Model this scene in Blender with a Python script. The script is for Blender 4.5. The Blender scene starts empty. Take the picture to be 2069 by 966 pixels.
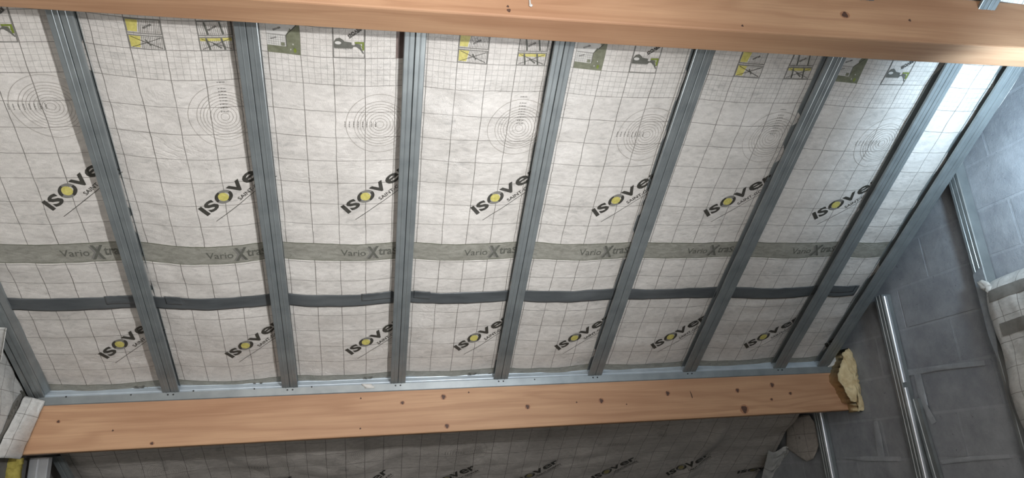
import bpy, bmesh, math, random
from mathutils import Vector, Matrix, noise

C = bpy.context.scene.collection
EYE = 1.6                       # camera height above the floor
# ---------------------------------------------------------------- camera
FPX = 1418.003
M = Matrix(((0.979795330, -0.190250926, -0.0616903277),
            (0.000918991984, 0.312726641, -0.949842726),
            (0.200000667, 0.930594774, 0.306582942)))      # world -> (right, down, forward)
cam_d = bpy.data.cameras.new('camera')
cam_d.sensor_fit = 'HORIZONTAL'; cam_d.sensor_width = 36.0
cam_d.lens = FPX / 2069 * 36.0
cam_d.clip_start = 0.01
cam = bpy.data.objects.new('camera', cam_d); C.objects.link(cam)
rot = M.transposed() @ Matrix.Diagonal((1, -1, -1))
cam.matrix_world = Matrix.Translation((0, 0, EYE)) @ rot.to_4x4()
bpy.context.scene.camera = cam
# ---------------------------------------------------------------- world, lights, exposure
w = bpy.data.worlds.new('world'); bpy.context.scene.world = w; w.use_nodes = True
bg = w.node_tree.nodes['Background']
bg.inputs[0].default_value = (1.0, 0.945, 0.905, 1); bg.inputs[1].default_value = 2.5
def aim(o, tgt):
    d = Vector(tgt) - o.location
    o.rotation_euler = d.to_track_quat('-Z', 'Y').to_euler()
def lamp(name, kind, loc, tgt, power, col, size=0.2, spot=None):
    l = bpy.data.lights.new(name, kind); l.energy = power; l.color = col
    if kind == 'AREA': l.size = size
    else: l.shadow_soft_size = size
    if spot: l.spot_size = math.radians(spot); l.spot_blend = 1.0
    o = bpy.data.objects.new(name, l); C.objects.link(o); o.location = loc; aim(o, tgt)
    return o
lamp('work_light', 'SPOT', (0.85, 0.10, EYE + 0.42), (-0.95, 2.5, EYE + 0.75), 120, (0.98, 0.98, 1.0), 0.04, 112)
lamp('floor_light', 'SPOT', (0.60, 1.85, EYE - 0.40), (0.2, 2.1, EYE + 1.2), 34, (0.96, 0.98, 1.0), 0.03, 150)
lamp('side_floodlight', 'SPOT', (2.14, 1.60, EYE + 0.86), (2.56, 1.98, EYE + 1.18), 30, (0.62, 0.82, 1.0), 0.06, 150)
lamp('skylight', 'AREA', (1.9, -1.1, EYE + 0.9), (0.6, 2.6, EYE + 0.6), 12, (0.72, 0.86, 1.0), 1.0)
vs = bpy.context.scene.view_settings
vs.view_transform = 'Standard'; vs.look = 'None'; vs.gamma = 1.0; vs.use_curve_mapping = False
vs.exposure = 0.5
# ---------------------------------------------------------------- geometry helpers
TH = 0.5367655; H = 2.1019
NN = Vector((0, math.sin(TH), math.cos(TH))); VV = Vector((0, math.cos(TH), -math.sin(TH)))
UP = Vector((0, 0, EYE))
def W(u, t, d=0.0):             # roof slope coordinates: along the beam, down the slope, depth behind the stud faces
    return Vector((u, 0, 0)) + NN * (H + d) + VV * t + UP
def ray(x, y):
    return M.transposed() @ Vector(((x - 1034.5) / FPX, (y - 483) / FPX, 1.0))
def at_y(x, y, Y):
    r = ray(x, y); return r * (Y / r.y) + UP
def at_x(x, y, X):
    r = ray(x, y); return r * (X / r.x) + UP
def on_roof(x, y, d=0.04):
    r = ray(x, y); q = r * ((H + d) / r.dot(NN)); return q.x, q.dot(VV)
def link(name, me, mat, parent=None):
    o = bpy.data.objects.new(name, me); C.objects.link(o)
    if mat is not None:
        for m in (mat if isinstance(mat, (list, tuple)) else [mat]): me.materials.append(m)
    if parent: o.parent = parent
    return o
def tag(o, label, cat, group=None):
    o['label'] = label; o['category'] = cat
    if group: o['group'] = group
    return o
def thing(name, label, cat, loc, group=None):
    o = bpy.data.objects.new(name, None); C.objects.link(o); o.location = loc
    bpy.context.view_layer.update()
    return tag(o, label, cat, group)
def adopt(o, parent):           # keep world placement
    o.parent = parent; o.matrix_parent_inverse = Matrix.Translation(-parent.location)
    return o
def mesh(name, verts, faces, mat, parent=None, smooth=False, uvs=None):
    me = bpy.data.meshes.new(name); me.from_pydata([tuple(v) for v in verts], [], faces)
    if smooth: me.polygons.foreach_set('use_smooth', [True] * len(me.polygons))
    if uvs:
        l = me.uv_layers.new(name='UVMap')
        for lp in me.loops: l.data[lp.index].uv = uvs[lp.vertex_index]
    o = link(name, me, mat)
    if parent: adopt(o, parent)
    return o
def sheet(name, fn, a0, a1, b0, b1, na, nb, mat, parent=None, uvf=None, thick=0.0):
    V, F, U = [], [], []
    for j in range(nb + 1):
        for i in range(na + 1):
            a = a0 + (a1 - a0) * i / na; b = b0 + (b1 - b0) * j / nb
            V.append(fn(a, b)); U.append(uvf(a, b) if uvf else (a, b))
    for j in range(nb):
        for i in range(na):
            k = j * (na + 1) + i; F.append((k, k + 1, k + na + 2, k + na + 1))
    o = mesh(name, V, F, mat, parent, True, U)
    if thick:
        s = o.modifiers.new('thickness', 'SOLIDIFY'); s.thickness = thick; s.offset = 0
    return o
def sweep(name, sec, p0, p1, e1, e2, mat, parent=None, thick=0.0009, seg=1):
    V, F = [], []; n = len(sec)
    for k in range(seg + 1):
        q = p0.lerp(p1, k / seg)
        for a, b in sec: V.append(q + e1 * a + e2 * b)
    for k in range(seg):
        for i in range(n - 1):
            a = k * n + i; F.append((a, a + 1, a + n + 1, a + n))
    o = mesh(name, V, F, mat, parent)
    if thick:
        s = o.modifiers.new('thickness', 'SOLIDIFY'); s.thickness = thick; s.offset = 0
    return o
def box_bm(bm, x0, x1, y0, y1, z0, z1):
    r = bmesh.ops.create_cube(bm, size=1)
    bmesh.ops.scale(bm, vec=(x1 - x0, y1 - y0, z1 - z0), verts=r['verts'])
    bmesh.ops.translate(bm, vec=((x0 + x1) / 2, (y0 + y1) / 2, (z0 + z1) / 2), verts=r['verts'])
    return r['verts']
def bm_obj(name, bm, mat, parent=None, smooth=False):
    me = bpy.data.meshes.new(name); bm.to_mesh(me); bm.free()
    if smooth: me.polygons.foreach_set('use_smooth', [True] * len(me.polygons))
    o = link(name, me, mat)
    if parent: adopt(o, parent)
    return o
# ---------------------------------------------------------------- materials
class NT:
    def __init__(s, name):
        s.m = bpy.data.materials.new(name); s.m.use_nodes = True
        s.t = s.m.node_tree; s.b = s.t.nodes['Principled BSDF']
    def n(s, typ, ins=None, **kw):
        nd = s.t.nodes.new(typ)
        for k, v in kw.items(): setattr(nd, k, v)
        for k, v in (ins or {}).items(): s.put(nd.inputs[k], v)
        return nd
    def put(s, sock, v):
        if isinstance(v, bpy.types.NodeSocket): s.t.links.new(v, sock)
        else: sock.default_value = v
    def math(s, op, a, b=0.0, c=0.0, clamp=False):
        nd = s.n('ShaderNodeMath', operation=op, use_clamp=clamp)
        s.put(nd.inputs[0], a); s.put(nd.inputs[1], b)
        if len(nd.inputs) > 2: s.put(nd.inputs[2], c)
        return nd.outputs[0]
    def mix(s, f, a, b):
        nd = s.n('ShaderNodeMix', data_type='RGBA')
        s.put(nd.inputs[0], f); s.put(nd.inputs[6], a); s.put(nd.inputs[7], b)
        return nd.outputs[2]
    def noise(s, vec, scale, detail=4, rough=0.55, dist=0.0):
        nd = s.n('ShaderNodeTexNoise', {'Scale': scale, 'Detail': detail, 'Roughness': rough, 'Distortion': dist})
        if vec is not None: s.put(nd.inputs['Vector'], vec)
        return nd.outputs['Fac']
    def rng(s, v, a, b, c=0.0, d=1.0):
        nd = s.n('ShaderNodeMapRange', {0: v, 1: a, 2: b, 3: c, 4: d}); return nd.outputs[0]
    def ramp(s, v, stops):
        nd = s.n('ShaderNodeValToRGB', {0: v}); e = nd.color_ramp.elements
        e[0].position, e[0].color = stops[0]; e[1].position, e[1].color = stops[-1]
        for p, c in stops[1:-1]:
            q = e.new(p); q.color = c
        return nd.outputs[0]
    def mapping(s, vec, scale=(1, 1, 1), rot=(0, 0, 0)):
        return s.n('ShaderNodeMapping', {0: vec, 'Rotation': rot, 'Scale': scale}).outputs[0]
    def bump(s, h, strength, dist, normal=None):
        nd = s.n('ShaderNodeBump', {'Height': h, 'Strength': strength, 'Distance': dist})
        if normal is not None: s.put(nd.inputs['Normal'], normal)
        return nd.outputs[0]
def col(r, g, b): # sRGB 0-255 -> linear
    f = lambda c: ((c / 255 + 0.055) / 1.055) ** 2.4 if c > 10 else c / 255 / 12.92
    return (f(r), f(g), f(b), 1)

def membrane_mat(name, u0, t0, pt, bands, fine_to=None, base=(220, 215, 208)):
    s = NT(name)
    uv = s.n('ShaderNodeUVMap').outputs[0]
    xyz = s.n('ShaderNodeSeparateXYZ', {0: uv}); U, T = xyz.outputs[0], xyz.outputs[1]
    wob = s.math('MULTIPLY_ADD', s.noise(uv, 9, 2), 0.007, -0.0035)
    wob2 = s.math('MULTIPLY_ADD', s.noise(s.mapping(uv, (1.3, 1.3, 1), (0, 0, 1.0)), 8, 2), 0.006, -0.003)
    Uw = s.math('ADD', U, wob); Tw = s.math('ADD', T, wob2)
    def line(x, x0, p, wd):
        d = s.math('PINGPONG', s.math('SUBTRACT', x, x0), p / 2)
        return s.rng(d, wd * 0.35, wd * 0.75, 1.0, 0.0)
    L = s.math('MAXIMUM', line(Uw, u0, 0.1, 0.0022), s.math('MULTIPLY', line(Tw, t0, pt, 0.0020), 0.85))
    var = s.rng(s.noise(uv, 6, 2), 0.3, 0.7, 0.62, 0.95)
    L = s.math('MULTIPLY', L, var)
    if fine_to is not None:
        fl = s.math('MAXIMUM', line(Uw, u0, 0.02, 0.0016), line(Tw, t0, pt / 5, 0.0016))
        m = s.math('LESS_THAN', T, fine_to)
        fl = s.math('MULTIPLY', s.math('MULTIPLY', fl, m), 0.34)
        L = s.math('MAXIMUM', L, fl)
    inb = None; edge = None
    for b0, b1 in bands:
        a = s.math('MULTIPLY', s.math('GREATER_THAN', Tw, b0), s.math('LESS_THAN', Tw, b1))
        e = s.math('MAXIMUM', s.math('LESS_THAN', s.math('ABSOLUTE', s.math('SUBTRACT', Tw, b0)), 0.0015),
                   s.math('LESS_THAN', s.math('ABSOLUTE', s.math('SUBTRACT', Tw, b1)), 0.0015))
        inb = a if inb is None else s.math('MAXIMUM', inb, a)
        edge = e if edge is None else s.math('MAXIMUM', edge, e)
    # fibre mottling, strongest along a diagonal
    mv = s.mapping(uv, (26, 60, 1), (0, 0, 0.75))
    f1 = s.noise(mv, 1.0, 8, 0.7, 0.6)
    f2 = s.noise(uv, 5.0, 4, 0.6)
    r, g, b = base
    c = s.ramp(s.math('ADD', s.math('MULTIPLY', f1, 0.65), s.math('MULTIPLY', f2, 0.35)),
               [(0.30, col(r - 40, g - 38, b - 36)), (0.45, col(r - 10, g - 10, b - 10)), (0.62, col(r + 9, g + 9, b + 9))])
    fib = s.rng(s.noise(s.mapping(uv, (420, 90, 1), (0, 0, 0.6)), 1.0, 3, 0.7), 0.3, 0.7, 0.0, 0.13)
    c = s.mix(fib, c, col(r - 60, g - 60, b - 60))
    c = s.mix(L, c, col(74, 68, 58))
    if inb is not None:
        bc = s.ramp(f1, [(0.3, col(128, 127, 116)), (0.62, col(160, 158, 148))])
        c = s.mix(inb, c, bc)
        c = s.mix(s.math('MULTIPLY', edge, 0.85), c, col(88, 94, 70))
    s.put(s.b.inputs['Base Color'], c)
    s.put(s.b.inputs['Roughness'], s.rng(f2, 0.3, 0.7, 0.26, 0.42))
    s.b.inputs['Specular IOR Level'].default_value = 0.45
    cre = s.math('ABSOLUTE', s.math('SUBTRACT', s.noise(s.mapping(uv, (5, 9, 1), (0, 0, 0.5)), 1.0, 3, 0.6, 1.5), 0.5))
    n0 = s.bump(s.math('MULTIPLY', s.rng(cre, 0.0, 0.05, 1.0, 0.0), s.rng(s.noise(uv, 2.5, 2), 0.5, 0.65, 0.0, 1.0)), 0.35, 0.0025)
    n1 = s.bump(s.noise(s.mapping(uv, (16, 30, 1), (0, 0, 0.35)), 1.0, 5, 0.6, 0.6), 0.45, 0.006, n0)
    n2 = s.bump(s.noise(s.mapping(uv, (300, 170, 1), (0, 0, 0.6)), 1.0, 3), 0.6, 0.0015, n1)
    s.put(s.b.inputs['Normal'], n2)
    return s.m
def flat_mat(name, c, rough=0.6, var=14, scale=60):
    s = NT(name); tc = s.n('ShaderNodeTexCoord').outputs['Object']
    f = s.noise(tc, scale, 4)
    r, g, b = c
    s.put(s.b.inputs['Base Color'], s.ramp(f, [(0.3, col(max(r - var, 0), max(g - var, 0), max(b - var, 0))), (0.7, col(min(r + var, 255), min(g + var, 255), min(b + var, 255)))]))
    s.b.inputs['Roughness'].default_value = rough
    return s.m
def metal_mat(name, c, rough=0.36, metallic=0.75, scale=14):
    s = NT(name); tc = s.n('ShaderNodeTexCoord').outputs['Object']
    f = s.noise(tc, scale, 3, 0.5)
    g = s.noise(tc, 3.0, 3)
    r, gg, b = c
    cc = s.ramp(s.math('ADD', s.math('MULTIPLY', f, 0.6), s.math('MULTIPLY', g, 0.4)), [(0.3, col(r - 16, gg - 16, b - 15)), (0.7, col(r + 12, gg + 12, b + 12))])
    s.put(s.b.inputs['Base Color'], cc)
    s.b.inputs['Metallic'].default_value = metallic
    s.b.inputs['Roughness'].default_value = rough
    return s.m
def wood_mat(name, seed):
    s = NT(name); tc = s.n('ShaderNodeTexCoord').outputs['Object']
    v = s.mapping(tc, (0.55, 6.0, 6.0)); v = s.n('ShaderNodeVectorMath', {0: v, 1: (seed, seed * 2.3, seed)}, operation='ADD').outputs[0]
    warp = s.noise(v, 1.2, 3, 0.5, 0.8)
    xyz = s.n('ShaderNodeSeparateXYZ', {0: v})
    rings = s.math('SINE', s.math('MULTIPLY', s.math('ADD', s.math('ADD', xyz.outputs[2], s.math('MULTIPLY', xyz.outputs[1], 0.6)), s.math('MULTIPLY', warp, 2.6)), 11.0))
    rings = s.math('MULTIPLY_ADD', rings, 0.5, 0.5)
    rings = s.math('POWER', rings, 2.5)
    fine = s.noise(s.mapping(tc, (3.0, 160.0, 160.0)), 1.0, 6, 0.7)
    big = s.noise(s.mapping(tc, (1.2, 3, 3)), 1.0, 3)
    c = s.ramp(big, [(0.3, col(180, 138, 106)), (0.7, col(206, 166, 130))])
    c = s.mix(s.math('MULTIPLY', rings, 0.34), c, col(152, 108, 78))
    c = s.mix(s.rng(fine, 0.35, 0.7, 0.0, 0.30), c, col(148, 106, 78))
    s.put(s.b.inputs['Base Color'], c)
    s.b.inputs['Roughness'].default_value = 0.55
    s.b.inputs['Specular IOR Level'].default_value = 0.3
    s.put(s.b.inputs['Normal'], s.bump(fine, 0.25, 0.0015))
    return s.m
def block_mat(name, base):
    s = NT(name); tc = s.n('ShaderNodeTexCoord').outputs['Object']
    inf = s.n('ShaderNodeObjectInfo').outputs['Random']
    big = s.noise(tc, 2.2, 6, 0.62, 0.4); fine = s.noise(tc, 70, 6, 0.75); mid = s.noise(tc, 11, 6, 0.7)
    r, g, b = base
    c = s.ramp(s.math('ADD', s.math('MULTIPLY', big, 0.6), s.math('MULTIPLY', mid, 0.4)),
               [(0.32, col(r - 30, g - 30, b - 28)), (0.5, col(r, g, b)), (0.68, col(r + 24, g + 24, b + 24))])
    c = s.mix(s.rng(inf, 0, 1, 0.0, 0.22), c, col(r - 26, g - 26, b - 22))
    pit = s.rng(s.noise(tc, 45, 4, 0.8), 0.28, 0.36, 0.55, 0.0)
    c = s.mix(pit, c, col(60, 62, 64))
    s.put(s.b.inputs['Base Color'], c); s.b.inputs['Roughness'].default_value = 0.92
    h = s.math('ADD', s.math('MULTIPLY', fine, 0.5), mid)
    s.put(s.b.inputs['Normal'], s.bump(h, 0.7, 0.006))
    return s.m
U0 = -0.012
M_up = membrane_mat('membrane_upper_print', U0, 1.083, 0.1, [(1.884, 1.972)], 1.186)
M_lo = membrane_mat('membrane_lower_print', U0, 2.2925, 0.1036, [(2.707, 2.80)])
M_far_shaded = membrane_mat('membrane_far_shaded_print', -0.02, 3.07, 0.1, [], None, (196, 190, 182))  # darker base puts the shade beyond the lower beam into the colour
M_side = membrane_mat('membrane_side_print', 0.03, 0.02, 0.1, [], None, (214, 214, 210))
M_ink = flat_mat('print_charcoal', (64, 62, 56), 0.5, 8)
M_inkgrey = flat_mat('print_grey', (98, 98, 90), 0.55, 8)
M_inkfaint = flat_mat('print_faint_grey', (158, 152, 143), 0.6, 6)
M_inkmid = flat_mat('print_mid_grey', (128, 126, 120), 0.6, 6)
M_yellow = flat_mat('print_yellow', (202, 192, 108), 0.5, 14, 90)
M_olive = flat_mat('print_olive', (118, 120, 98), 0.55, 12)
M_green = flat_mat('print_green', (120, 134, 52), 0.55, 12)
M_pale = flat_mat('print_pale', (206, 204, 198), 0.55, 8)
M_tape = None
def tape_mat():
    s = NT('grey_adhesive_tape'); tc = s.n('ShaderNodeTexCoord').outputs['Object']
    f = s.noise(s.mapping(tc, (4, 14, 14)), 1.0, 5, 0.6)
    s.put(s.b.inputs['Base Color'], s.ramp(f, [(0.3, col(72, 76, 78)), (0.7, col(100, 104, 105))]))
    s.b.inputs['Roughness'].default_value = 0.33
    s.put(s.b.inputs['Normal'], s.bump(s.noise(tc, 60, 4), 0.3, 0.002))
    return s.m
M_tape = tape_mat()
M_stud = metal_mat('galvanised_steel', (136, 142, 142), 0.33, 0.35)
M_track = metal_mat('galvanised_track', (190, 202, 210), 0.34, 0.3)
M_bright = metal_mat('bright_galvanised_lip', (222, 225, 228), 0.28, 0.6)
M_screw = flat_mat('black_screw', (34, 34, 36), 0.35, 6)
M_wood_top = wood_mat('pine_upper', 1.7); M_wood_low = wood_mat('pine_lower', 5.1)
M_knot = flat_mat('pine_knot', (84, 56, 42), 0.6, 16, 200)
M_knothalo = flat_mat('pine_knot_halo', (166, 120, 88), 0.6, 12, 120)
M_block = block_mat('concrete_block', (160, 164, 168))
M_mortar = block_mat('mortar', (170, 174, 178))
M_concrete = block_mat('rough_concrete', (120, 118, 114))
M_deck = flat_mat('roof_deck_board', (70, 62, 54), 0.9, 14, 6)
M_foam = None
def foam_mat(name, lo, hi):
    s = NT(name); tc = s.n('ShaderNodeTexCoord').outputs['Object']
    f = s.noise(tc, 28, 6, 0.7)
    s.put(s.b.inputs['Base Color'], s.ramp(f, [(0.3, col(*lo)), (0.7, col(*hi))]))
    s.b.inputs['Roughness'].default_value = 0.85
    s.put(s.b.inputs['Normal'], s.bump(f, 0.8, 0.01)); return s.m
M_foam = foam_mat('expanding_foam', (206, 180, 132), (240, 222, 178))
M_wool = foam_mat('yellow_mineral_wool', (150, 138, 60), (196, 182, 96))

# ---------------------------------------------------------------- setting
def structure(name, verts, faces, mat):
    o = mesh(name, verts, faces, mat); o['kind'] = 'structure'; return o
XR, XL = 2.55, -1.50
YB, YF = -2.2, 5.25
def slab(name, x0, x1, y0, y1, z0, z1, mat):
    bm = bmesh.new(); box_bm(bm, x0, x1, y0, y1, z0, z1)
    o = bm_obj(name, bm, mat); o['kind'] = 'structure'; return o
slab('floor', XL - .2, XR + .2, YB, YF + .2, -0.15, 0.0, M_concrete)
def roofz(y, d=0.0): return ((H + d) - math.sin(TH) * y) / math.cos(TH) + EYE
def gable(name, x0, x1, mat, d=0.16):
    pts = [(YB, 0.0), (YF, 0.0), (YF, roofz(YF, d)), (YB, roofz(YB, d))]
    V = [(x, y, z) for x in (x0, x1) for y, z in pts]
    F = [(0, 1, 2, 3), (7, 6, 5, 4), (0, 4, 5, 1), (1, 5, 6, 2), (2, 6, 7, 3), (3, 7, 4, 0)]
    return structure(name, V, F, mat)
wall_right = gable('wall_right', XR + 0.0012, XR + 0.2, M_mortar)
wall_left = gable('wall_left', XL - 0.2, XL, M_concrete)
slab('wall_far', XL, XR, YF, YF + .2, 0.0, roofz(YF, 0.1), M_concrete)
slab('light_block_back', 0.0, XR, YB - .2, YB, 0.0, roofz(YB, 0.1), M_concrete)  # unseen partial wall, added to cut the ambient light on the right side
# roof deck behind the membrane
tA, tB = -2.6, 6.0
V = [W(x, t, d) for d in (0.16, 0.26) for (x, t) in ((XL - .2, tA), (XR + .2, tA), (XR + .2, tB), (XL - .2, tB))]
structure('ceiling', V, [(0, 1, 2, 3), (7, 6, 5, 4), (0, 4, 5, 1), (1, 5, 6, 2), (2, 6, 7, 3), (3, 7, 4, 0)], M_deck)
# concrete blocks of the right gable, each a part
rnd = random.Random(4)
def block(y0, y1, z0, z1):
    g = 0.003
    bm = bmesh.new()
    out = rnd.uniform(-0.0005, 0.0012)
    box_bm(bm, XR - out, XR + 0.05, y0 + g, y1 - g, z0 + g, z1 - g)
    es = [e for e in bm.edges if all(abs(v.co.x - (XR - out)) < 1e-5 for v in e.verts)]
    bmesh.ops.bevel(bm, geom=es, offset=0.003, segments=2, affect='EDGES')
    geom = bm.verts[:] + bm.edges[:] + bm.faces[:]
    r = bmesh.ops.bisect_plane(bm, geom=geom, plane_co=W(0, 0, 0.15), plane_no=NN, clear_outer=True)
    ed = [e for e in r['geom_cut'] if isinstance(e, bmesh.types.BMEdge)]
    if ed: bmesh.ops.edgeloop_fill(bm, edges=ed)
    if not bm.faces: bm.free(); return
    bm_obj('block', bm, M_block, wall_right)
zc = EYE - 0.09
offs = {0: 2.75, 1: 3.0, 2: 2.66, 3: 2.93, 4: 2.72, 5: 2.97}
k0 = -8
for k in range(k0, 13):
    z0 = zc + 0.2 * k; z1 = z0 + 0.2
    if z1 < 0.02: continue
    z0 = max(z0, 0.0)
    o = offs.get(k, 2.75 if k % 2 == 0 else 3.0)
    for j in range(-8, 6):
        y0 = o + 0.5 * j; y1 = y0 + 0.5
        y0 = max(y0, 0.4); y1 = min(y1, YF)
        if y1 - y0 < 0.04: continue
        if z0 > roofz(y0, 0.12): continue
        block(y0, y1, z0, z1)
# mortar smears left on the face
def smear(name, pts, X, mat, parent, th=0.006):
    n = len(pts); V = [Vector((X, p.y, p.z)) for p in pts]
    c = sum(V, Vector()) / n + Vector((-th, 0, 0))
    V.append(c); F = [(i, (i + 1) % n, n) for i in range(n)]
    return mesh(name, V, F, mat, parent, True)
def wall_poly(pts): return [at_x(x, y, XR) for x, y in pts]
M_smear = block_mat('light_mortar_smear', (176, 181, 185))
for pts in ([(1846, 745), (1860, 748), (1870, 790), (1882, 838), (1894, 852), (1884, 858), (1872, 836), (1856, 795)],
            [(1766, 852), (1774, 850), (1782, 880), (1789, 922), (1776, 926), (1770, 892)],
            [(1700, 925), (1750, 922), (1822, 923), (1822, 932), (1752, 932)],
            [(1900, 930), (1960, 922), (2040, 918), (2044, 926), (1965, 932), (1905, 938)],
            [(1830, 748), (1900, 738), (1990, 728), (1992, 738), (1905, 748), (1834, 760)]):
    smear('mortar_smear', wall_poly(pts), XR - 0.004, M_smear, wall_right)

# ---------------------------------------------------------------- membrane surface
STUD = [(-0.869, -0.868), (-0.364, -0.356), (0.144, 0.137), (0.632, 0.636), (1.131, 1.119), (1.640, 1.632), (2.130, 2.150), (2.402, 2.412)]
lines = [-1.44] + [(a + b) / 2 for a, b in STUD] + [2.55]
def nz(x, y, z=0.0): return noise.noise(Vector((x, y, z)))
def dm(u, t):
    i = 0
    while i < len(lines) - 2 and u > lines[i + 1]: i += 1
    a, b = lines[i], lines[i + 1]; s = min(max((u - a) / (b - a), 0), 1)
    sag = 0.016 * math.sin(math.pi * s) ** 0.7 if 0 < s < 1 else 0
    if t > 2.75: sag *= max(0.2, 1 - (t - 2.75) * 3)
    sag *= 0.75 + 0.5 * nz(i * 3.1, t * 1.4)
    r = 0.0045 * nz(u * 2.2 + 5, t * 4.0) + 0.0035 * nz(u * 1.6 + 3 + t, t * 13 + u * 2.0, 11) + 0.0028 * nz(u * 6 + t * 4, t * 7, 2)
    r += 0.0016 * (1 - abs(nz(u * 5 - t * 6, t * 5 + u * 3, 7)) * 4)
    if t > 3.0:
        r += 0.028 * nz(u * 2.0 + 1, t * 2.6, 4) * min(1, (t - 3.0) * 2) + 0.010 * nz(u * 6 + t * 3, t * 5, 9)
        r += 0.02 * math.exp(-((u - 2.02 + (t - 3.5) * .1) / 0.05) ** 2) * -1
    return 0.044 - sag + r
DROOP = [.010, .021, .009, .006, .005, .005, .005, .004, 0]
def WM(u, t, d):                # a point of the hanging sheet: the print sags down the slope between studs
    i = 0
    while i < len(lines) - 2 and u > lines[i + 1]: i += 1
    s_ = min(max((u - lines[i]) / (lines[i + 1] - lines[i]), 0), 1)
    return W(u, t - 0.006 + DROOP[i] * math.sin(math.pi * s_) * (0.85 + .5 * nz(i * 2.2, t * 1.5)), d)
def memb(u, t): return WM(u, t, dm(u, t))
upper = sheet('vapour_membrane', memb, -1.46, 2.475, 0.30, 2.19, 330, 150, M_up)
tag(upper, 'upper sheet of pale printed vapour membrane, behind the metal studs above the grey tape', 'membrane')
lower = sheet('vapour_membrane', lambda u, t: WM(u, t, dm(u, t) + 0.002), -1.46, 2.475, 2.19, 3.02, 330, 66, M_lo)
tag(lower, 'lower sheet of pale printed vapour membrane, between the grey tape and the lower beam', 'membrane')
def umax(t): return 2.505
def farf(a, t):
    u = -1.46 + (min(umax(t), 2.53) + 1.46) * a
    return WM(u, t, dm(u, t) + 0.004)
far = sheet('vapour_membrane', farf, 0, 1, 3.02, 4.74, 330, 150, M_far_shaded, None, lambda a, t: (-1.46 + (min(umax(t), 2.53) + 1.46) * a, t))
tag(far, 'shaded crumpled sheet of printed vapour membrane under and beyond the lower beam', 'membrane')

# ---------------------------------------------------------------- flat print on the membrane
def decal(name, polys, mats, place, parent, cut=0.02, off=0.0012):
    """polys: list of (points2d, material index, layer). place(a, b) -> (u, t)."""
    bm = bmesh.new(); lay = bm.verts.layers.float.new('lay')
    for pts, mi, ly in polys:
        vs_ = [bm.verts.new((p[0], p[1], 0)) for p in pts]
        for v in vs_: v[lay] = ly
        try:
            f = bm.faces.new(vs_); f.material_index = mi
        except ValueError: pass
    return finish_decal(name, bm, lay, mats, place, parent, cut, off)
def finish_decal(name, bm, lay, mats, place, parent, cut, off):
    if cut and bm.verts:
        xs = [v.co.x for v in bm.verts]; ys = [v.co.y for v in bm.verts]
        for ax, (lo, hi) in enumerate(((min(xs), max(xs)), (min(ys), max(ys)))):
            n = int((hi - lo) / cut)
            for k in range(1, n + 1):
                co = [0, 0, 0]; co[ax] = lo + k * cut; no = [0, 0, 0]; no[ax] = 1
                bmesh.ops.bisect_plane(bm, geom=bm.verts[:] + bm.edges[:] + bm.faces[:], plane_co=co, plane_no=no)
    bmesh.ops.triangulate(bm, faces=bm.faces[:])
    for v in bm.verts:
        u, t = place(v.co.x, v.co.y)
        v.co = WM(u, t, dm(u, t) - off - 0.0004 * v[lay])
    return bm_obj(name, bm, mats, parent)
GL = {}
def glyphs(txt, bold):
    key = (txt, bold)
    if key not in GL:
        cu = bpy.data.curves.new('txt', 'FONT'); cu.body = txt; cu.size = 1.0; cu.offset = bold; cu.resolution_u = 3
        o = bpy.data.objects.new('txt', cu); C.objects.link(o)
        dg = bpy.context.evaluated_depsgraph_get()
        me = bpy.data.meshes.new_from_object(o.evaluated_get(dg))
        vs_ = [(v.co.x, v.co.y) for v in me.vertices]; fs = [tuple(p.vertices) for p in me.polygons]
        bpy.data.objects.remove(o); bpy.data.curves.remove(cu); bpy.data.meshes.remove(me)
        xs = [v[0] for v in vs_]; ys = [v[1] for v in vs_]
        x0, x1, y0, y1 = min(xs), max(xs), min(ys), max(ys)
        GL[key] = ([((x - x0) / (x1 - x0), (y - y0) / (y1 - y0)) for x, y in vs_], fs)
    return GL[key]
def add_text(polys, txt, x0, x1, y0, y1, mi=0, bold=0.02, layer=0, ang=0.0):
    vs_, fs = glyphs(txt, bold)
    ca, sa = math.cos(ang), math.sin(ang)
    P = []
    for a, b in vs_:
        x = (x1 - x0) * a; y = (y1 - y0) * b
        P.append((x0 + x * ca - y * sa, y0 + x * sa + y * ca))
    for f in fs: polys.append(([P[i] for i in f], mi, layer))
def rect(x0, x1, y0, y1): return [(x0, y0), (x1, y0), (x1, y1), (x0, y1)]
def disc(cx, cy, rx, ry, n=28): return [(cx + rx * math.cos(2 * math.pi * i / n), cy + ry * math.sin(2 * math.pi * i / n)) for i in range(n)]
def ringp(cx, cy, rx, ry, wd, n=36, a0=0, a1=2 * math.pi):
    out = []
    for i in range(n):
        p, q = a0 + (a1 - a0) * i / n, a0 + (a1 - a0) * (i + 1) / n
        out.append([(cx + rx * math.cos(p), cy + ry * math.sin(p)), (cx + rx * math.cos(q), cy + ry * math.sin(q)),
                    (cx + (rx - wd) * math.cos(q), cy + (ry - wd) * math.sin(q)), (cx + (rx - wd) * math.cos(p), cy + (ry - wd) * math.sin(p))])
    return out
def seg2(p, q, wd):
    d = Vector((q[0] - p[0], q[1] - p[1])); n = Vector((-d.y, d.x)).normalized() * wd / 2
    return [(p[0] + n.x, p[1] + n.y), (q[0] + n.x, q[1] + n.y), (q[0] - n.x, q[1] - n.y), (p[0] - n.x, p[1] - n.y)]
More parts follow.
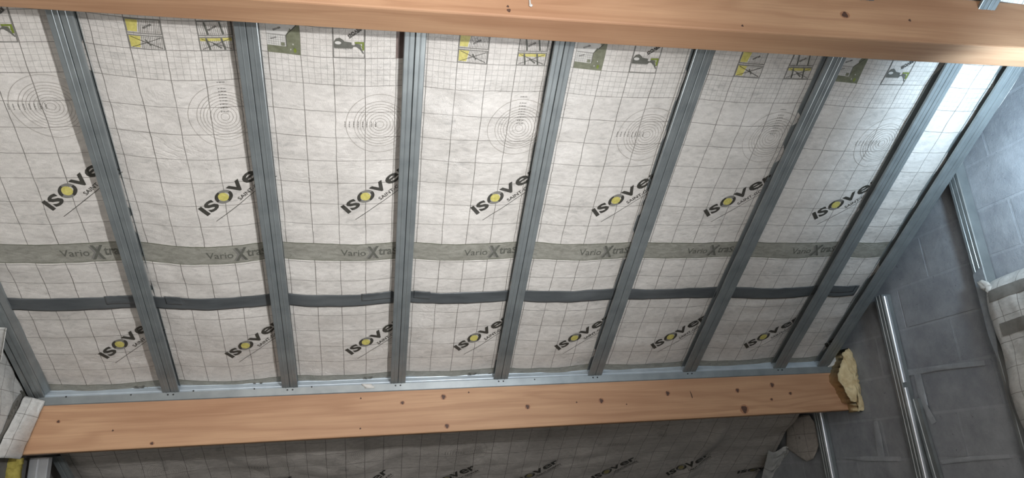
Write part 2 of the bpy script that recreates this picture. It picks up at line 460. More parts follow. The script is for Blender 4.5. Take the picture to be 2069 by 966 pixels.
def logo(u, t, parent, ang=39.9, sc=1.0, yellow=M_yellow, cut=False):
    A = math.radians(ang); ca, sa = math.cos(A), math.sin(A)
    def place(a, b): return u + sc * (a * ca - b * sa), t - sc * (a * sa + b * ca)
    P = []
    add_text(P, 'I', -.102, -.086, -.020, .025, bold=0.0)
    add_text(P, 'S', -.0805, -.037, -.021, .026, bold=.04)
    if cut: return decal('logo', P, [M_ink], place, parent)
    add_text(P, 'V', .034, .094, -.020, .024, bold=.045)
    add_text(P, 'e', .098, .155, -.021, .021, bold=.02)
    add_text(P, 'r', .160, .200, -.020, .021, bold=.03)
    add_text(P, 'SAINT-GOBAIN', .030, .196, -.050, -.0345, bold=.012)
    P.append((rect(-.100, .200, -.0595, -.0575), 0, 0))
    # the O: a ring that thins out at two sides
    for i, q in enumerate(ringp(0.002, .002, .0345, .0275, .0125, 40)):
        a = 2 * math.pi * i / 40
        dark = abs(math.cos(a + math.radians(45))) 
        P.append((q, 0 if dark > 0.62 else 1, 0))
    lg = decal('logo', P, [M_ink, M_inkmid], place, parent)
    y = decal('logo_disc', [(disc(.001, .003, .0185, .0185), 0, 2)], [yellow], place, None)
    y.parent = lg; y.matrix_parent_inverse = lg.matrix_world.inverted()
    return lg
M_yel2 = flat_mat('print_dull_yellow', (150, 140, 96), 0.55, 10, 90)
bpy.context.view_layer.update()
for k in range(7):
    logo([-1.021, -.514, -.011, .483, .977, 1.473, 1.985, 2.47][k], [1.640, 1.647, 1.648, 1.649, 1.652, 1.655, 1.664, 1.67][k], upper)
for k in range(-1, 8):
    us = {-1: -1.53, 0: -1.024, 1: -.524, 2: -.011, 3: .481, 4: .968, 5: 1.464, 6: 1.982, 7: 2.46}[k]
    ts = {-1: 2.44, 0: 2.449, 1: 2.461, 2: 2.477, 3: 2.473, 4: 2.486, 5: 2.50, 6: 2.525, 7: 2.55}[k]
    if k == -1: continue
    logo(us, ts, lower, cut=(k == 7))
for (x, y) in ((1069, 957), (1225, 952), (1376, 946)):
    u, t = on_roof(x, y, 0.045); logo(u, t, far, 39, 0.97, M_yel2)
for u in (0.44, -0.05, -0.55, -1.05): logo(u, 3.70, far, 39, 0.97, M_yel2)
u, t = on_roof(1519, 950, 0.045); logo(u - .0, t, far, 14, 0.95, M_yel2)
# the tail of a logo cut off by the left stud
P = []; add_text(P, 'BAIN', 0, .07, 0, .016, bold=.012); P.append((rect(-.06, .088, -.010, -.007), 0, 0))
u, t = on_roof(40, 695, 0.04)
A = math.radians(39); decal('logo', P, [M_ink], lambda a, b: (u - .055 + a * math.cos(A) - b * math.sin(A), t + .045 - a * math.sin(A) - b * math.cos(A)), lower)
# product lettering on the grey bands
def vario(u, t, parent):
    P = []
    add_text(P, 'Vario', -.098, .000, -.015, .017, 0, .004)
    add_text(P, 'X', .006, .052, -.033, .034, 1, .03)
    add_text(P, 'X', .000, .040, -.030, .028, 2, .03, -1)
    add_text(P, 'tra', .050, .103, -.015, .022, 0, .022)
    add_text(P, 'Safe', .104, .182, -.015, .020, 0, .012)
    decal('band_lettering', P, [M_inkgrey, M_inkgrey, M_inkmid], lambda a, b: (u + a, t - b), parent)
for k in range(7):
    vario([-1.021, -.514, -.011, .483, .977, 1.473, 1.985, 2.47][k], 1.929, upper)
for k in range(4): vario([-1.03, -.53, -.03, .47][k] , 2.763, lower)
# drilling rings with size marks
def rings(u, t, kind, parent, seed=0):
    P = []
    rad = [.014, .025, .036, .047, .058, .068, .078, .089, .116]
    for r in rad:
        for q in ringp(0, 0, r, r, .0011, 40): P.append((q, 0, 0))
    sizes = ['70', '80', '100', '112', '125', '140', '160', '175', '200']
    if kind == 'B':
        ys = [.017, .030, .043, .055, .066, .077, .089, .100, .124]
        for y_, s_ in zip(ys, sizes): add_text(P, '\u00d8 ' + s_ + ' mm', -.012, .012, y_, y_ + .0035, 1, .02, 1)
    else:
        for i, s_ in enumerate(sizes[:8]):
            add_text(P, '\u00d8 ' + s_ + ' mm', -.016 - i * .0146, .002 - i * .0146, -.006, -.0025, 1, .02, 1, 0.0) if False else None
            x = -.013 - i * .0148
            vs_, fs = glyphs('\u00d8 ' + s_ + ' mm', .02)
            pts = [(x - (b * .0036), -.008 + a * .022) for a, b in vs_]
            for f in fs: P.append(([pts[j] for j in f], 1, 1))
    decal('drilling_rings', P, [M_inkfaint, M_ink], lambda a, b: (u + a, t - b), parent)
for k in range(7):
    rings([-.985, -.467, .038, .532, 1.025, 1.54, 2.04][k], [1.305, 1.316, 1.33, 1.328, 1.34, 1.335, 1.345][k], 'AB'[k % 2], upper)
for (x, y, kd) in ((744, 916, 'B'), (942, 914, 'A'), (1103, 893, 'B'), (1267, 896, 'A'), (337, 951, 'B'), (550, 940, 'A')):
    u, t = on_roof(x, y, .045); rings(u, t, kd, far)
# pictograms in the cells just below the upper beam
def frame(P, x0, x1, y0, y1, wd=.003, mi=2):
    for r in (rect(x0, x1, y0, y0 + wd), rect(x0, x1, y1 - wd, y1), rect(x0, x0 + wd, y0, y1), rect(x1 - wd, x1, y0, y1)): P.append((r, mi, 1))
MP = [M_ink, M_yellow, M_inkmid, M_olive, M_green, M_pale, M_inkgrey]
def picto_1(u, parent):
    P = []          # insulation wedge: right way above, crossed out below
    for (y0, y1, bad) in ((.0, .048, True), (.052, .10, False)):
        frame(P, 0, .1, y0, y1)
        P.append(([(.004, y0 + .006), (.030, y0 + .006), (.037, y1 - .004), (.004, y1 - .004)], 1, 0))
        for i in range(12):
            x = .040 + i * .005
            P.append((seg2((x - .004, y0 + .004), (x, y1 - .004), .0009), 6, 0))
        if bad:
            P.append((seg2((.008, y0 + .006), (.094, y1 - .006), .0016), 0, 2)); P.append((seg2((.008, y1 - .006), (.094, y0 + .006), .0016), 0, 2))
            P.append((seg2((.048, y0 + .034), (.062, y0 + .014), .004), 6, 1))
        else: add_text(P, 'ISOVER', .05, .078, y0 + .016, y0 + .022, 0, .02, 1, .5)
    decal('pictogram', P, MP, lambda a, b: (u + a, 1.083 - b), parent)
def picto_2(u, parent):
    P = []          # two joists: right way above, crossed out below
    for (y0, y1, bad) in ((.0, .048, True), (.052, .10, False)):
        frame(P, 0, .1, y0, y1)
        for x in (.026, .070): P.append((seg2((x + .004, y0 + .004), (x - .004, y1 - .004), .0055), 6, 1))
        for i in range(16):
            x = .008 + i * .0056
            P.append((seg2((x + .002, y0 + .004), (x - .002, y1 - .010), .0008), 2, 0))
        if bad:
            P.append((rect(.004, .096, y1 - .014, y1 - .004), 1, 0))
            P.append((seg2((.008, y0 + .006), (.094, y1 - .006), .0014), 0, 2)); P.append((seg2((.008, y1 - .006), (.094, y0 + .006), .0014), 0, 2))
            P.append((seg2((.042, y0 + .026), (.064, y0 + .010), .004), 6, 2))
        else: add_text(P, 'ISOVER', .034, .062, y0 + .016, y0 + .022, 0, .02, 1, .5)
    decal('pictogram', P, MP, lambda a, b: (u + a, 1.083 - b), parent)
def picto_3(u, parent):
    P = [([(0, 0), (.1, 0), (.1, .13), (.092, .13), (.058, .062), (.058, .024), (0, .024)], 3, 0)]
    P.append((rect(0, .058, .024, .062), 5, 0)); P.append(([(0, .062), (.058, .062), (.092, .10), (0, .10)], 5, 0))
    for i in range(8): P.append((seg2((.006 + i * .007, .026), (.006 + i * .007, .060), .0006), 2, 1))
    for i in range(5): P.append((seg2((.002, .030 + i * .0075), (.056, .030 + i * .0075), .0006), 2, 1))
    P.append((seg2((.0, .062), (.058, .062), .0015), 2, 1)); P.append((seg2((.058, .062), (.092, .10), .0022), 0, 1)); P.append((seg2((.058, .024), (.058, .062), .0018), 0, 1))
    P.append((rect(.042, .053, .026, .037), 3, 2)); P.append((disc(.078, .034, .0016, .0028, 8), 5, 2)); P.append((disc(.070, .016, .0016, .0028, 8), 5, 2))
    P.append((disc(.083, .014, .0045, .008, 10), 4, 2))
    add_text(P, 'ISOVER', .012, .032, .044, .048, 0, .02, 2, .35); add_text(P, 'ISOVER', .022, .048, .073, .079, 0, .02, 2, .45)
    decal('pictogram', P, MP, lambda a, b: (u + a, 1.083 - b), parent)
def picto_4(u, parent):
    P = []
    frame(P, 0, .1, 0, .13)
    P.append(([(.003, .034), (.003, .054), (.010, .066), (.022, .069), (.032, .062), (.036, .057), (.058, .054), (.058, .046), (.066, .044), (.082, .032), (.094, .016), (.096, .018), (.088, .036), (.084, .048), (.070, .050), (.062, .036), (.060, .034)], 6, 0))
    P.append((disc(.016, .052, .010, .0055, 16), 5, 2))
    for i in range(11): P.append((rect(.006 + i * .0052, .008 + i * .0052, .031, .034), 6, 0))
    P.append((rect(.068, .097, .050, .056), 4, 1)); P.append((rect(.091, .097, .028, .050), 4, 1)); P.append((seg2((.084, .048), (.093, .036), .003), 4, 1))
    P.append(([(.086, .048), (.090, .048), (.090, .040)], 5, 2))
    vs_, fs = glyphs('ISOVER', .03)   # printed the other way round
    A = math.radians(38); ca, sa = math.cos(A), math.sin(A)
    pts = [(.046 + (a * .05) * ca - (-b * .012) * sa, .078 + (a * .05) * sa + (-b * .012) * ca) for a, b in vs_]
    for f in fs: P.append(([pts[j] for j in f], 0, 2))
    P.append((seg2((.050, .066), (.092, .098), .0010), 0, 2))
    decal('pictogram', P, MP, lambda a, b: (u + a, 1.083 - b), parent)
for k in range(7):
    du = [-1.012, -.512, -.012, .487, .988, 1.488, 1.988, 2.488][k]
    if k % 2 == 1: picto_1(du - .2, upper); picto_2(du, upper) if du < 2.4 else None
    else:
        if k: picto_3(du - .3, upper)
        picto_4(du - .1, upper)
P = [(rect(0, .05, 0, .2), 0, 0)]
decal('dark_brown_strip', P, [flat_mat('strip_brown_grey', (120, 104, 98), .6, 8)], lambda a, b: (.086 + a, 1.083 - b), upper)  # plain brown-grey strip beside the third stud

# loose pieces of sheet at the far right, beyond the lower beam
def wall_flap(a, b):
    pts = [(1590, 842), (1634, 838), (1649, 858), (1654, 900), (1644, 927), (1630, 933), (1612, 922), (1588, 905)]
    c = (1618, 884); an = a * 2 * math.pi; k = an / (2 * math.pi) * 8; i = int(k) % 8; f_ = k - int(k)
    x = pts[i][0] * (1 - f_) + pts[(i + 1) % 8][0] * f_; y = pts[i][1] * (1 - f_) + pts[(i + 1) % 8][1] * f_
    p = at_x(c[0] + (x - c[0]) * b, c[1] + (y - c[1]) * b, 2.53)
    return p + Vector((-.014 * (1 - b * b) + .006 * nz(p.y * 14, p.z * 14), 0, 0))
wf = sheet('membrane_flap', wall_flap, 0, 1, 0.02, 1, 64, 10, M_far_shaded, None, lambda a, b: (wall_flap(a, b).y, wall_flap(a, b).z), .0008)
tag(wf, 'rounded flap of membrane stuck on the blocks under the right end of the lower beam', 'membrane')
def scrap(a, b):
    x = 1552 + 66 * a - 18 * b; y = 908 + 72 * b + 5 * math.sin(a * 9) - 6 * a
    u_, t_ = on_roof(x, y, .0)
    h = .020 * abs(nz(a * 4, b * 5, 2)) + .010 * abs(nz(a * 11, b * 9, 4))
    e_ = min(1, 8 * min(a, 1 - a, b + .05))
    return W(u_, t_, -.005 - h * max(e_, .1))
cs = sheet('plastic_flap', scrap, 0, 1, 0, 1, 40, 40, M_side, None, lambda a, b: (a * .16 + .04, b * .16 + .04), .0008)
tag(cs, 'crumpled pale patch of plastic hanging beyond the lower beam at the far right', 'plastic')
# ---------------------------------------------------------------- tape over the joint
def tape_f(u, s):
    wv = 0.004 * nz(u * 3, 1) + 0.0025 * nz(u * 14, 2)
    t = 2.163 + wv + s * (0.070 + 0.006 * nz(u * 2.5, 8))
    wr = 0.0022 * max(0, nz(u * 18 + s * 2, s * 3, 3)) * (1 if nz(u * 2.1, 5) > 0 else .3)
    return WM(u, t, dm(u, t) - 0.0030 - wr)
tape = sheet('adhesive_tape', tape_f, -1.43, 2.36, 0, 1, 420, 8, M_tape, None, None, 0.0006)
tag(tape, 'long dark grey adhesive tape over the joint between the two membrane sheets', 'tape')
def tape_fold(u0, u1, th=0.0045):
    o = sheet('tape_overlap', lambda u, s: WM(u, 2.158 + s * .045, dm(u, 2.158 + s * .04) - 0.004 - th * abs(nz(u * 30, s * 5))), u0, u1, 0, 1, 14, 8, M_tape, tape, None, 0.0005)
tape_fold(-1.02, -.90); tape_fold(-.80, -.74); tape_fold(-.03, .10); tape_fold(.19, .26); tape_fold(2.2, 2.34)
# pale loose edge with a glint below the tape, right end
# ---------------------------------------------------------------- studs
def bead(x, w_=.0022, h=.0016): return [(x - w_, 0), (x - w_ * .7, -h * .55), (x - w_ * .25, -h), (x + w_ * .25, -h), (x + w_ * .7, -h * .55), (x + w_, 0)]
SEC_R = [(.033, .034), (.033, .0395), (.0015, .0395), (.0012, .0022), (.0018, .0007), (.0030, .0)] + bead(.0175) + [(.0322, 0), (.0338, .0006), (.0346, .0018), (.0348, .0085), (.0330, .0095)]
SEC_L = [(-a, d) for a, d in SEC_R]
ORD = ['first', 'second', 'third', 'fourth', 'fifth', 'sixth', 'seventh']
EX = ['near the side membrane', 'greenish grey', 'nearly upright in the photo',
      'just right of the photo centre', 'dark blue-grey and leaning right', 'dark blue-grey, before the last full bay', 'last full pair before the block wall']
T0, T1 = 0.30, 2.746
def stud_line(k, t):
    a, b = STUD[k]; return a + (b - a) * (t - 0.965) / (2.742 - 0.965)
def double_stud(k, label):
    a, b = stud_line(k, T0), stud_line(k, T1)
    th = thing('double_metal_stud', label, 'stud', W(b, T1, 0), 'double studs carrying the sloping ceiling')
    for S_ in (SEC_L, SEC_R):
        sweep('profile', S_, W(a, T0), W(b, T1), Vector((1, 0, 0)), NN, M_stud, th)
    return th
for k in range(7):
    double_stud(k, f'double galvanised ceiling stud, {ORD[k]} pair from the left, {EX[k]}')
double_stud(7, 'double galvanised ceiling stud running tight along the right block wall')
e = thing('edge_metal_stud', 'single galvanised ceiling stud at the left end, against the membrane-covered side wall', 'stud', W(-1.385, T1, 0))
sweep('profile', [(-.036, .038), (-.036, .001), (-.034, 0), (-.021, 0), (-.0195, .002), (-.0175, .002), (-.016, 0), (-.003, 0), (-.001, .0012), (-.001, .010)], W(-1.376, T0), W(-1.376, T1), Vector((1, 0, 0)), NN, M_stud, e)
sweep('edge_angle', [(-.064, .028), (-.062, .004), (-.045, .002), (-.038, .010)], W(-1.376, T0), W(-1.376, T1 + .012), Vector((1, 0, 0)), NN, M_stud, e)
sweep('inner_flange', [(-.001, .012), (.012, .030), (.014, .040)], W(-1.376, T0), W(-1.376, T1 - .01), Vector((1, 0, 0)), NN, M_stud, e)
# ---------------------------------------------------------------- beams
YL, ZL = 3.4323, 0.1697
def beam(name, x0, x1, prof, mat, n=40, bow=None, bev=0.006):
    """prof: list of (y, z) corners, swept in x with a slight bow"""
    V, F = [], []; m = len(prof)
    for i in range(n + 1):
        x = x0 + (x1 - x0) * i / n
        dy, dz = bow(x) if bow else (0, 0)
        for y, z in prof: V.append((x, y + dy, z + dz + EYE))
    for i in range(n):
        for j in range(m):
            a = i * m + j; b = i * m + (j + 1) % m
            F.append((a, b, b + m, a + m))
    F.append(tuple(range(m - 1, -1, -1))); F.append(tuple(range(n * m, n * m + m)))
    o = mesh(name, V, F, mat)
    bv = o.modifiers.new('edge', 'BEVEL'); bv.width = bev; bv.segments = 2; bv.limit_method = 'ANGLE'; bv.angle_limit = math.radians(40)
    return o
low = beam('timber_beam', -1.495, 2.548, [(YL, ZL), (YL + .10, ZL), (YL + .10, .36), (YL, .392)], M_wood_low, bow=lambda x: (0, 0.0))
tag(low, 'lower orange pine beam running across the photo under the feet of the ceiling studs', 'beam')
Z2 = 1.267; Y1, Y2 = 1.362 * Z2, 1.452 * Z2
def bow_up(x): return (0, 0.0055 * (1 - ((x - 0.5) / 1.6) ** 2) * -1)
up = beam('timber_beam', -1.495, 2.548, [(Y1, Z2), (Y2, Z2), (Y2, Z2 + .125), (Y1, Z2 + .19)], M_wood_top, bow=bow_up)
tag(up, 'upper orange pine beam crossing the top of the photo in front of the stud heads', 'beam')
def knot(parent, P0, e1, e2, nrm, rx, ry, mat=M_knot, halo=True, tilt=0.0, nm='knot'):
    V, F = [], []; n = 14
    for i in range(n):
        a = 2 * math.pi * i / n; r = 1 + .18 * math.sin(a * 3 + rx * 900)
        x, y = rx * r * math.cos(a), ry * r * math.sin(a)
        x, y = x * math.cos(tilt) - y * math.sin(tilt), x * math.sin(tilt) + y * math.cos(tilt)
        V.append(P0 + e1 * x + e2 * y + nrm * .0004)
    V.append(P0 + nrm * .0013)
    for i in range(n): F.append((i, (i + 1) % n, n))
    mesh(nm, V, F, mat, parent, True)
    if halo and rx > .005:
        V2 = []
        for i in range(n):
            a = 2 * math.pi * i / n
            V2.append(P0 + e1 * (rx * 1.7 * math.cos(a)) + e2 * (ry * 1.3 * math.sin(a)) + nrm * .0002)
        V2.append(P0 + nrm * .0005)
        mesh('knot_halo', V2, F, M_knothalo, parent, True)
EX_, EZ_, EYm = Vector((1, 0, 0)), Vector((0, 0, 1)), Vector((0, -1, 0))
for x, y, r, hh in ((118, 852, .0055, 1), (228, 870, .004, 0), (307, 896, .006, 1), (896, 802, .0085, 1), (813, 814, .007, 1), (903, 861, .008, 1), (729, 805, .004, 0), (728, 866, .004, 0),
                    (947, 793, .004, 0), (1066, 822, .008, 1), (1215, 810, .009, 1), (1349, 795, .009, 1), (1165, 813, .004, 0), (1266, 817, .0035, 0), (1490, 789, .008, 1), (1560, 778, .009, 1),
                    (1597, 795, .007, 1), (1504, 827, .015, 1), (1559, 807, .006, 1)):
    knot(low, at_y(x, y, YL), EX_, EZ_, EYm, r, r * (1.25 if r > .007 else 1), halo=bool(hh), tilt=.3)
knot(low, at_y(1397, 798, YL), EX_, EZ_, EYm, .003, .020, halo=False, nm='crack', tilt=.2)
for x, y, r in ((1500, 52, .004), (1707, 30, .011), (1028, 21, .006), (1026, 13, .004), (1838, 41, .005)):
    knot(up, at_y(x, y, Y1) , EX_, EZ_, EYm, r, r, halo=r > .007)
rz = ray(967, 55); q = rz * (Z2 / rz.z) + UP
knot(up, q + Vector((0, 0, -.001)) , EX_, Vector((0, 1, 0)), Vector((0, 0, -1)), .010, .008)
# pale dab of filler with a hanging thread on the upper beam
q0 = at_y(1072, 12, Y1)
bm = bmesh.new(); bmesh.ops.create_uvsphere(bm, u_segments=10, v_segments=8, radius=.006)
for v in bm.verts: v.co = Vector((v.co.x, v.co.y * .6, v.co.z * .8)) + q0 + Vector((0, -.003, 0))
drop = bm_obj('paint_drip', bm, M_pale, None, True); tag(drop, 'small white drip with a short stem on the face of the upper beam', 'drip')
bm = bmesh.new(); r = bmesh.ops.create_cone(bm, cap_ends=True, segments=8, radius1=.003, radius2=.0022, depth=.035)
bmesh.ops.translate(bm, vec=q0 + Vector((-.002, -.003, .019)), verts=bm.verts)
st = bm_obj('stem', bm, M_pale); st.parent = drop

# ---------------------------------------------------------------- bottom track
trk = thing('metal_track', 'long galvanised edge track fixed along the top of the lower beam, holding the stud feet', 'track', (0, YL, EYE + .39))
ztop = (H - math.sin(TH) * YL) / math.cos(TH)
pA, pB = Vector((-1.40, YL, EYE + ztop)), Vector((2.46, YL, EYE + ztop))
sweep('web', [(0, 0), (.010, 0), (.012, -.0015), (.016, -.0015), (.018, 0), (.027, 0), (.029, .0015), (.033, .0015), (.035, 0), (.050, 0), (.051, -.006)], pA, pB, NN, VV, M_track, trk)
sweep('front_flange', [(0.000, .0), (.001, .0025), (-.030, .0030), (-.034, .0012)], pA, pB, EZ_, EYm, M_stud, trk)  # darker steel than the web: reflected wood and dark put into the colour
def screw(P0, parent, r=.0042):
    bm = bmesh.new(); rr = bmesh.ops.create_cone(bm, cap_ends=True, segments=12, radius1=r, radius2=r * .6, depth=.004)
    bmesh.ops.rotate(bm, matrix=Matrix.Rotation(math.pi / 2, 3, 'X'), verts=bm.verts)
    bmesh.ops.translate(bm, vec=P0 + Vector((0, -.0045, 0)), verts=bm.verts)
    bm_obj('screw', bm, M_screw, parent)
for k in range(7):
    for s_ in (-1, 1): screw(Vector((STUD[k][1] + s_ * .0115, YL, EYE + ztop - .008)), trk)
for x, y in ((134, 802), (265, 798), (391, 790), (514, 786), (630, 782), (1080, 767)): screw(at_y(x, y, YL), trk, .0036)
# torn bit of tape on the track
sheet('torn_tape', lambda a, b: at_y(731 + a * 20 - b * 0 + (6 if b > .5 else 0), 776 + b * 9, YL) + Vector((0, -.006 - .002 * math.sin(a * 6), 0)), 0, 1, 0, 1, 4, 3, M_pale, trk, None, .0006)

# ---------------------------------------------------------------- foam and rubble at the right beam end
def blob(name, outline, X, bulge, mat, parent=None, seed=0, n=26, back=0.0):
    """lumpy solid whose rim follows the outline on a plane x = X (or y)"""
    P = [X(x, y) for x, y in outline]
    c = sum(P, Vector()) / len(P); rings_ = 9
    V, F = [], []; m = len(P)
    for r in range(rings_):
        f = 1 - r / (rings_ - 1) * .97
        for i, p in enumerate(P):
            q = c + (p - c) * f
            h = math.sqrt(max(0, 1 - f * f))
            nn = noise.noise(q * 22 + Vector((seed, 0, 0))) * .9 + noise.noise(q * 60) * .6
            V.append(q + bulge * (h * (1 + .9 * nn)) + Vector((nn * .006, nn * .008, nn * .008)) * (1 if r else 0.4))
    for r in range(rings_ - 1):
        for i in range(m): F.append((r * m + i, r * m + (i + 1) % m, (r + 1) * m + (i + 1) % m, (r + 1) * m + i))
    F.append(tuple((rings_ - 1) * m + i for i in range(m)))
    if back:
        k = len(V)
        for i in range(m): V.append(V[i] + Vector((-.004, back, 0)))
        for i in range(m): F.append((i, (i + 1) % m, k + (i + 1) % m, k + i))
        F.append(tuple(k + i for i in range(m)))
    else: F.append(tuple(range(m - 1, -1, -1)))
    return mesh(name, V, F, mat, parent, True)
def dens(pts, n=4):
    out = []
    for i in range(len(pts)):
        a, b = pts[i], pts[(i + 1) % len(pts)]
        for k in range(n):
            t_ = k / n; j = 1.6 * math.sin(i * 5.3 + k * 2.1)
            out.append((a[0] + (b[0] - a[0]) * t_ + j, a[1] + (b[1] - a[1]) * t_ + j * .6))
    return out
fo = blob('expanding_foam', dens([(1702, 712), (1716, 704), (1724, 720), (1730, 745), (1734, 770), (1737, 795), (1745, 828), (1733, 832), (1731, 812), (1720, 812), (1710, 796), (1703, 780), (1692, 768), (1695, 745), (1702, 730)]),
          lambda x, y: at_y(x, y, YL - .07), Vector((0.0, -.03, 0)), M_foam, None, 3, back=.07)
tag(fo, 'lump of yellow expanding foam filling the gap at the right end of the lower beam', 'foam')
def side_gap(name, outline, mat, label, cat, Y, bulge=.02, seed=1):
    o = blob(name, dens(outline), lambda x, y: at_y(x, y, Y), Vector((0, -bulge, 0)), mat, None, seed); tag(o, label, cat); return o
side_gap('plastic_scrap', [(1672, 742), (1678, 720), (1690, 710), (1697, 722), (1694, 742)], M_pale, 'crumpled scrap of clear plastic beside the foam above the lower beam', 'scrap', YL - .005, .012, 6)

# ---------------------------------------------------------------- studs standing against the right wall
def wall_stud(name, y, z1, label, X0=2.500, wface=.056, lip=None, lean=0.0):
    th = thing(name, label, 'stud', (X0 + .02, y, 0), 'galvanised studs against the block wall')
    sec = [(.046, -.002), (.003, 0), (0, .003), (0, .014), (.002, .0155), (.002, .0185), (0, .020), (0, .036), (.002, .0375), (.002, .0405), (0, .042), (0, wface - .003), (.003, wface), (.046, wface)]
    sweep('profile', sec, Vector((X0, y, 0)), Vector((X0, y + lean, z1)), Vector((1, 0, 0)), Vector((0, 1, 0)), M_stud, th)
    if lip:
        for a, b in lip:
            V, F = [], []; n = 10
            for z in (a, b):
                for i in range(n): 
                    an = math.pi * i / (n - 1)
                    V.append(Vector((X0 + .014 + .011 * -math.cos(an), y - .001 - .007 * math.sin(an), z)))
            for i in range(n - 1): F.append((i, i + 1, n + i + 1, n + i))
            o = mesh('rounded_lip', V, F, M_bright, th, True); o['label'] = 'bright rounded steel lip'
    return th
zA = at_x(1768, 600, 2.50).z
wall_stud('wall_stud', 2.985, zA, 'galvanised stud with a bright rounded lip against the block wall, right of the foam', lip=[(EYE + .262, zA - .01), (0, EYE + .238)])
wall_stud('wall_stud', 3.68, EYE + .30, 'galvanised stud under the right end of the lower beam', lip=[(0, EYE + .28)])
yB = at_x(1966, 569, 2.50).y
wall_stud('wall_stud', yB - .065, EYE + 1.16, 'tall galvanised stud on the block wall beside the wrapped insulation, far right')
a, b = at_x(1846, 806, 2.53), at_x(1892, 966, 2.53)
d_ = (b - a).normalized(); b2 = a + d_ * ((a.z) / -d_.z)
o = sweep('loose_stud', [(.016, -.02), (0, -.02), (-.001, -.004), (.002, -.002), (.002, .001), (0, .003), (0, .024), (.016, .024)], b2, a, Vector((1, 0, 0)), Vector((0, -1, 0)), M_stud)
tag(o, 'short dark galvanised stud leaning on the blocks just right of the bright-lipped stud', 'stud')
# wrapped insulation at the far right
def pillow(a, b):
    y = 2.405 - a * .62
    z = -0.95 + b * 1.555
    edge = min(a * 7, 1) ; top = min((1 - b) * 14, 1)
    X = 2.545 - .10 * math.sqrt(max(0, edge * (2 - edge))) * math.sqrt(max(0, top * (2 - top)))
    X += .012 * nz(a * 5, b * 9) + .006 * nz(a * 16, b * 22)
    y += .012 * nz(b * 7, 3) * (1 - a) + .02 * nz(b * 2.3, 5) * (1 - a)
    z += .02 * math.sin(a * 3)
    return Vector((min(X, 2.545), y, z + EYE))
pil = sheet('wrapped_insulation', pillow, 0, 1, 0, 1, 50, 110, M_side, None, lambda a, b: (a * .75, b * 1.6))
tag(pil, 'bulging insulation wrapped in white membrane against the block wall at the right edge', 'insulation')
def pband(name, z0, z1, mat, a0=0.02, a1=1.0):
    o = sheet(name, lambda a, b: pillow(a, b) + Vector((-.003, 0, 0)), a0, a1, z0, z1, 30, 6, mat, None, lambda a, b: (a, b)); o.parent = pil
    return o
pband('grey_printed_band', .930, .960, M_inkmid, .10)
pband('tape_patch', .84, .872, M_inkmid, .13, .38)
nub = blob('plastic_scrap', dens([(1976, 570), (1986, 566), (1998, 570), (2006, 580), (2008, 592), (2000, 596), (1990, 588), (1980, 582)]), lambda x, y: at_x(x, y, 2.46), Vector((-.012, 0, 0)), M_pale, None, 5)
tag(nub, 'knotted white plastic tuft on top of the wrapped insulation, far right', 'scrap')
film = mesh('plastic_film', [at_x(x, y, 2.482) for x, y in ((1966, 556), (1984, 536), (2002, 620), (2014, 690), (2018, 730), (1998, 680), (1980, 610))], [(0, 1, 2, 6), (6, 2, 3, 5), (3, 4, 5)],
            flat_mat('dusty_film', (140, 146, 150), .4, 8)); tag(film, 'dusty plastic film hanging over the tall stud beside the wrapped insulation', 'film')
sm = film.modifiers.new('t', 'SOLIDIFY'); sm.thickness = .001

# ---------------------------------------------------------------- left corner
def lw(a, b):      # left wall membrane: a = y, b = z
    X = -1.455 + .012 * nz(a * 5, b * 5) + .006 * nz(a * 16, b * 14, 3)
    return Vector((X, a, b + EYE))
def lwf(a, s): 
    zt = (H + .02 - math.sin(TH) * a) / math.cos(TH)
    zb = .16 + .10 * nz(a * 3, 2) * 0
    return lw(a, zb + (zt - zb) * s)
side = sheet('side_membrane', lwf, 1.0, 3.43, 0, 1, 120, 90, M_side, None, lambda a, s: (a, .16 + ((H + .02 - math.sin(TH) * a) / math.cos(TH) - .16) * s))
tag(side, 'vapour membrane covering the side wall at the left edge, beside the edge stud', 'membrane')
def wall_strip(name, pix, mat, off, width_px, parent):
    # a strip of print on the side wall running through the given photo points
    V, F = [], []
    for (x, y, wx, wy) in pix:
        for s_ in (0, .5, 1):
            p = at_x(x + wx * s_, y + wy * s_, -1.45); q = lw(p.y, p.z - EYE); V.append(q + Vector((off, 0, 0)))
    n = len(pix)
    for i in range(n - 1):
        for j in range(2): F.append((i * 3 + j, i * 3 + j + 1, i * 3 + j + 4, i * 3 + j + 3))
    return mesh(name, V, F, mat, parent, True)
wall_strip('grey_printed_band', [(78, 783, -2, 24), (60, 786, 4, 24), (42, 796, 6, 22), (26, 815, 8, 22), (14, 842, 10, 14), (2, 872, 12, 10), (-12, 900, 14, 10)], M_inkmid, .004, 22, side)
def side_text(txt, px, py, ang, length, height, bold=.02, mat=M_ink):
    p = at_x(px, py, -1.45); vs_, fs = glyphs(txt, bold); ca, sa = math.cos(ang), math.sin(ang)
    V = []
    for a, b in vs_:
        x, y = a * length, b * height; yy = p.y + x * ca - y * sa; zz = p.z - EYE + x * sa + y * ca
        V.append(lw(yy, zz) + Vector((.0065, 0, 0)))
    mesh('lettering', V, [tuple(f) for f in fs], mat, side)
side_text('ario', 14, 850, .85, .11, .022, .004, M_inkgrey)
side_text('X', 44, 812, .6, .04, .05, .03, M_inkgrey)
side_text('SAI', 12, 705, .75, .07, .018, .02)
side_text('r', 8, 672, .6, .05, .05, .05)
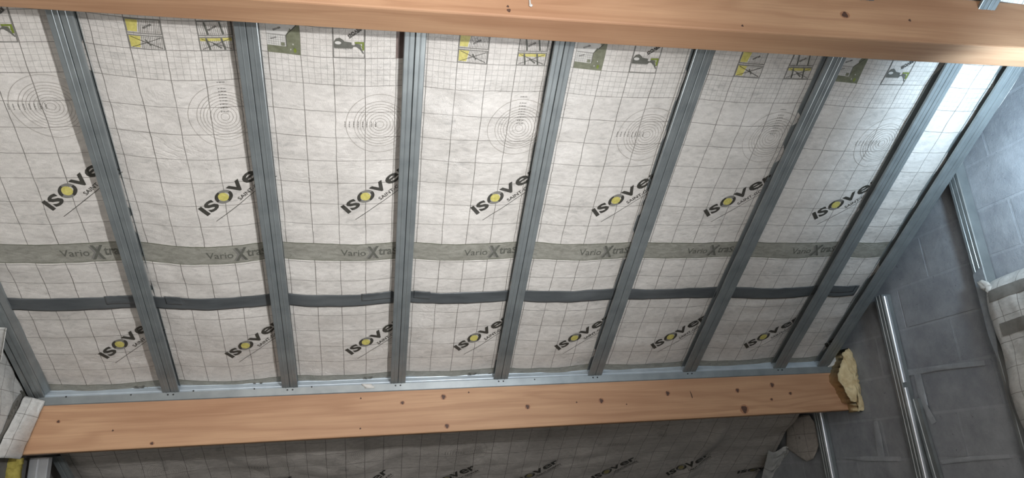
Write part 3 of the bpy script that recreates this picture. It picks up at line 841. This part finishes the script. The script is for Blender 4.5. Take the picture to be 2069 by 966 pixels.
# flap of membrane folded round the beam end
K = [at_y(93, 811, YL) + Vector((0, -.006, 0)), at_y(42, 928, YL) + Vector((0, -.006, 0)), at_x(-14, 925, -1.44), at_x(50, 800, -1.44)]
def flap(a, b):
    p = K[0].lerp(K[1], b); q = K[3].lerp(K[2], b)
    r = p.lerp(q, a)
    bl = .022 * math.sin(math.pi * a) * (0.4 + b)
    return r + Vector((.5, -.85, 0)) * bl + Vector((0, -1, .0)) * (.004 * nz(a * 6, b * 7) * 2)
fl = sheet('membrane_flap', flap, 0, 1, 0, 1, 24, 30, M_side, None, lambda a, b: (a * .13 + .045, b * .24 + .05), .001)
tag(fl, 'white membrane flap folded around the left end of the lower beam', 'membrane')
# curled roll end at the very left
Kc = at_x(-6, 700, -1.40)
def curl(a, b):
    an = a * 5.2; r = .030 + .005 * a
    return Kc + Vector((math.cos(an) * r, math.sin(an) * r * .8 - .02, (b - .5) * .13 + .01 * math.sin(an)))
cu = sheet('membrane_curl', curl, 0, 1, 0, 1, 30, 8, M_side, None, lambda a, b: (a * .17, b * .13), .001)
tag(cu, 'curled white membrane end sticking out at the left edge, above the flap', 'membrane')
# below the beam, left
wl = blob('mineral_wool', dens([(-25, 930), (20, 922), (50, 926), (46, 945), (38, 985), (-25, 990)]), lambda x, y: at_y(x, y, 3.50), Vector((0, -.03, 0)), M_wool, None, 9)
tag(wl, 'yellow mineral wool bulging under the left end of the lower beam', 'insulation')
def short_stud(name, x0, x1, ytop, Y, label, mat=M_bright):
    p, q = at_y(x0, ytop, Y), at_y(x1, ytop, Y); w_ = (q.x - p.x)
    th = thing(name, label, 'stud', (p.x, Y, 0))
    sec = [(0, .04), (0, .002), (.002, 0), (w_ * .42, 0), (w_ * .46, .004), (w_ * .54, .004), (w_ * .58, 0), (w_ - .002, 0), (w_, .002), (w_, .04)]
    sweep('profile', sec, Vector((p.x, Y, 0)), Vector((p.x, Y, p.z)), Vector((1, 0, 0)), Vector((0, 1, 0)), mat, th)
    return th
short_stud('wall_stud', 60, 98, 926, 3.62, 'bright galvanised stud standing under the left end of the lower beam')
p0, p1 = at_y(112, 922, 3.75), at_y(160, 1010, 3.95)
o = sweep('brace_stud', [(-.022, .03), (-.022, 0), (-.004, 0), (-.002, .004), (.002, .004), (.004, 0), (.022, 0), (.022, .03)], p0, p1, Vector((1, 0, 0)), Vector((0, 1, 0)), M_stud)
tag(o, 'dark diagonal steel profile below the lower beam, right of the bright stud at left', 'stud')
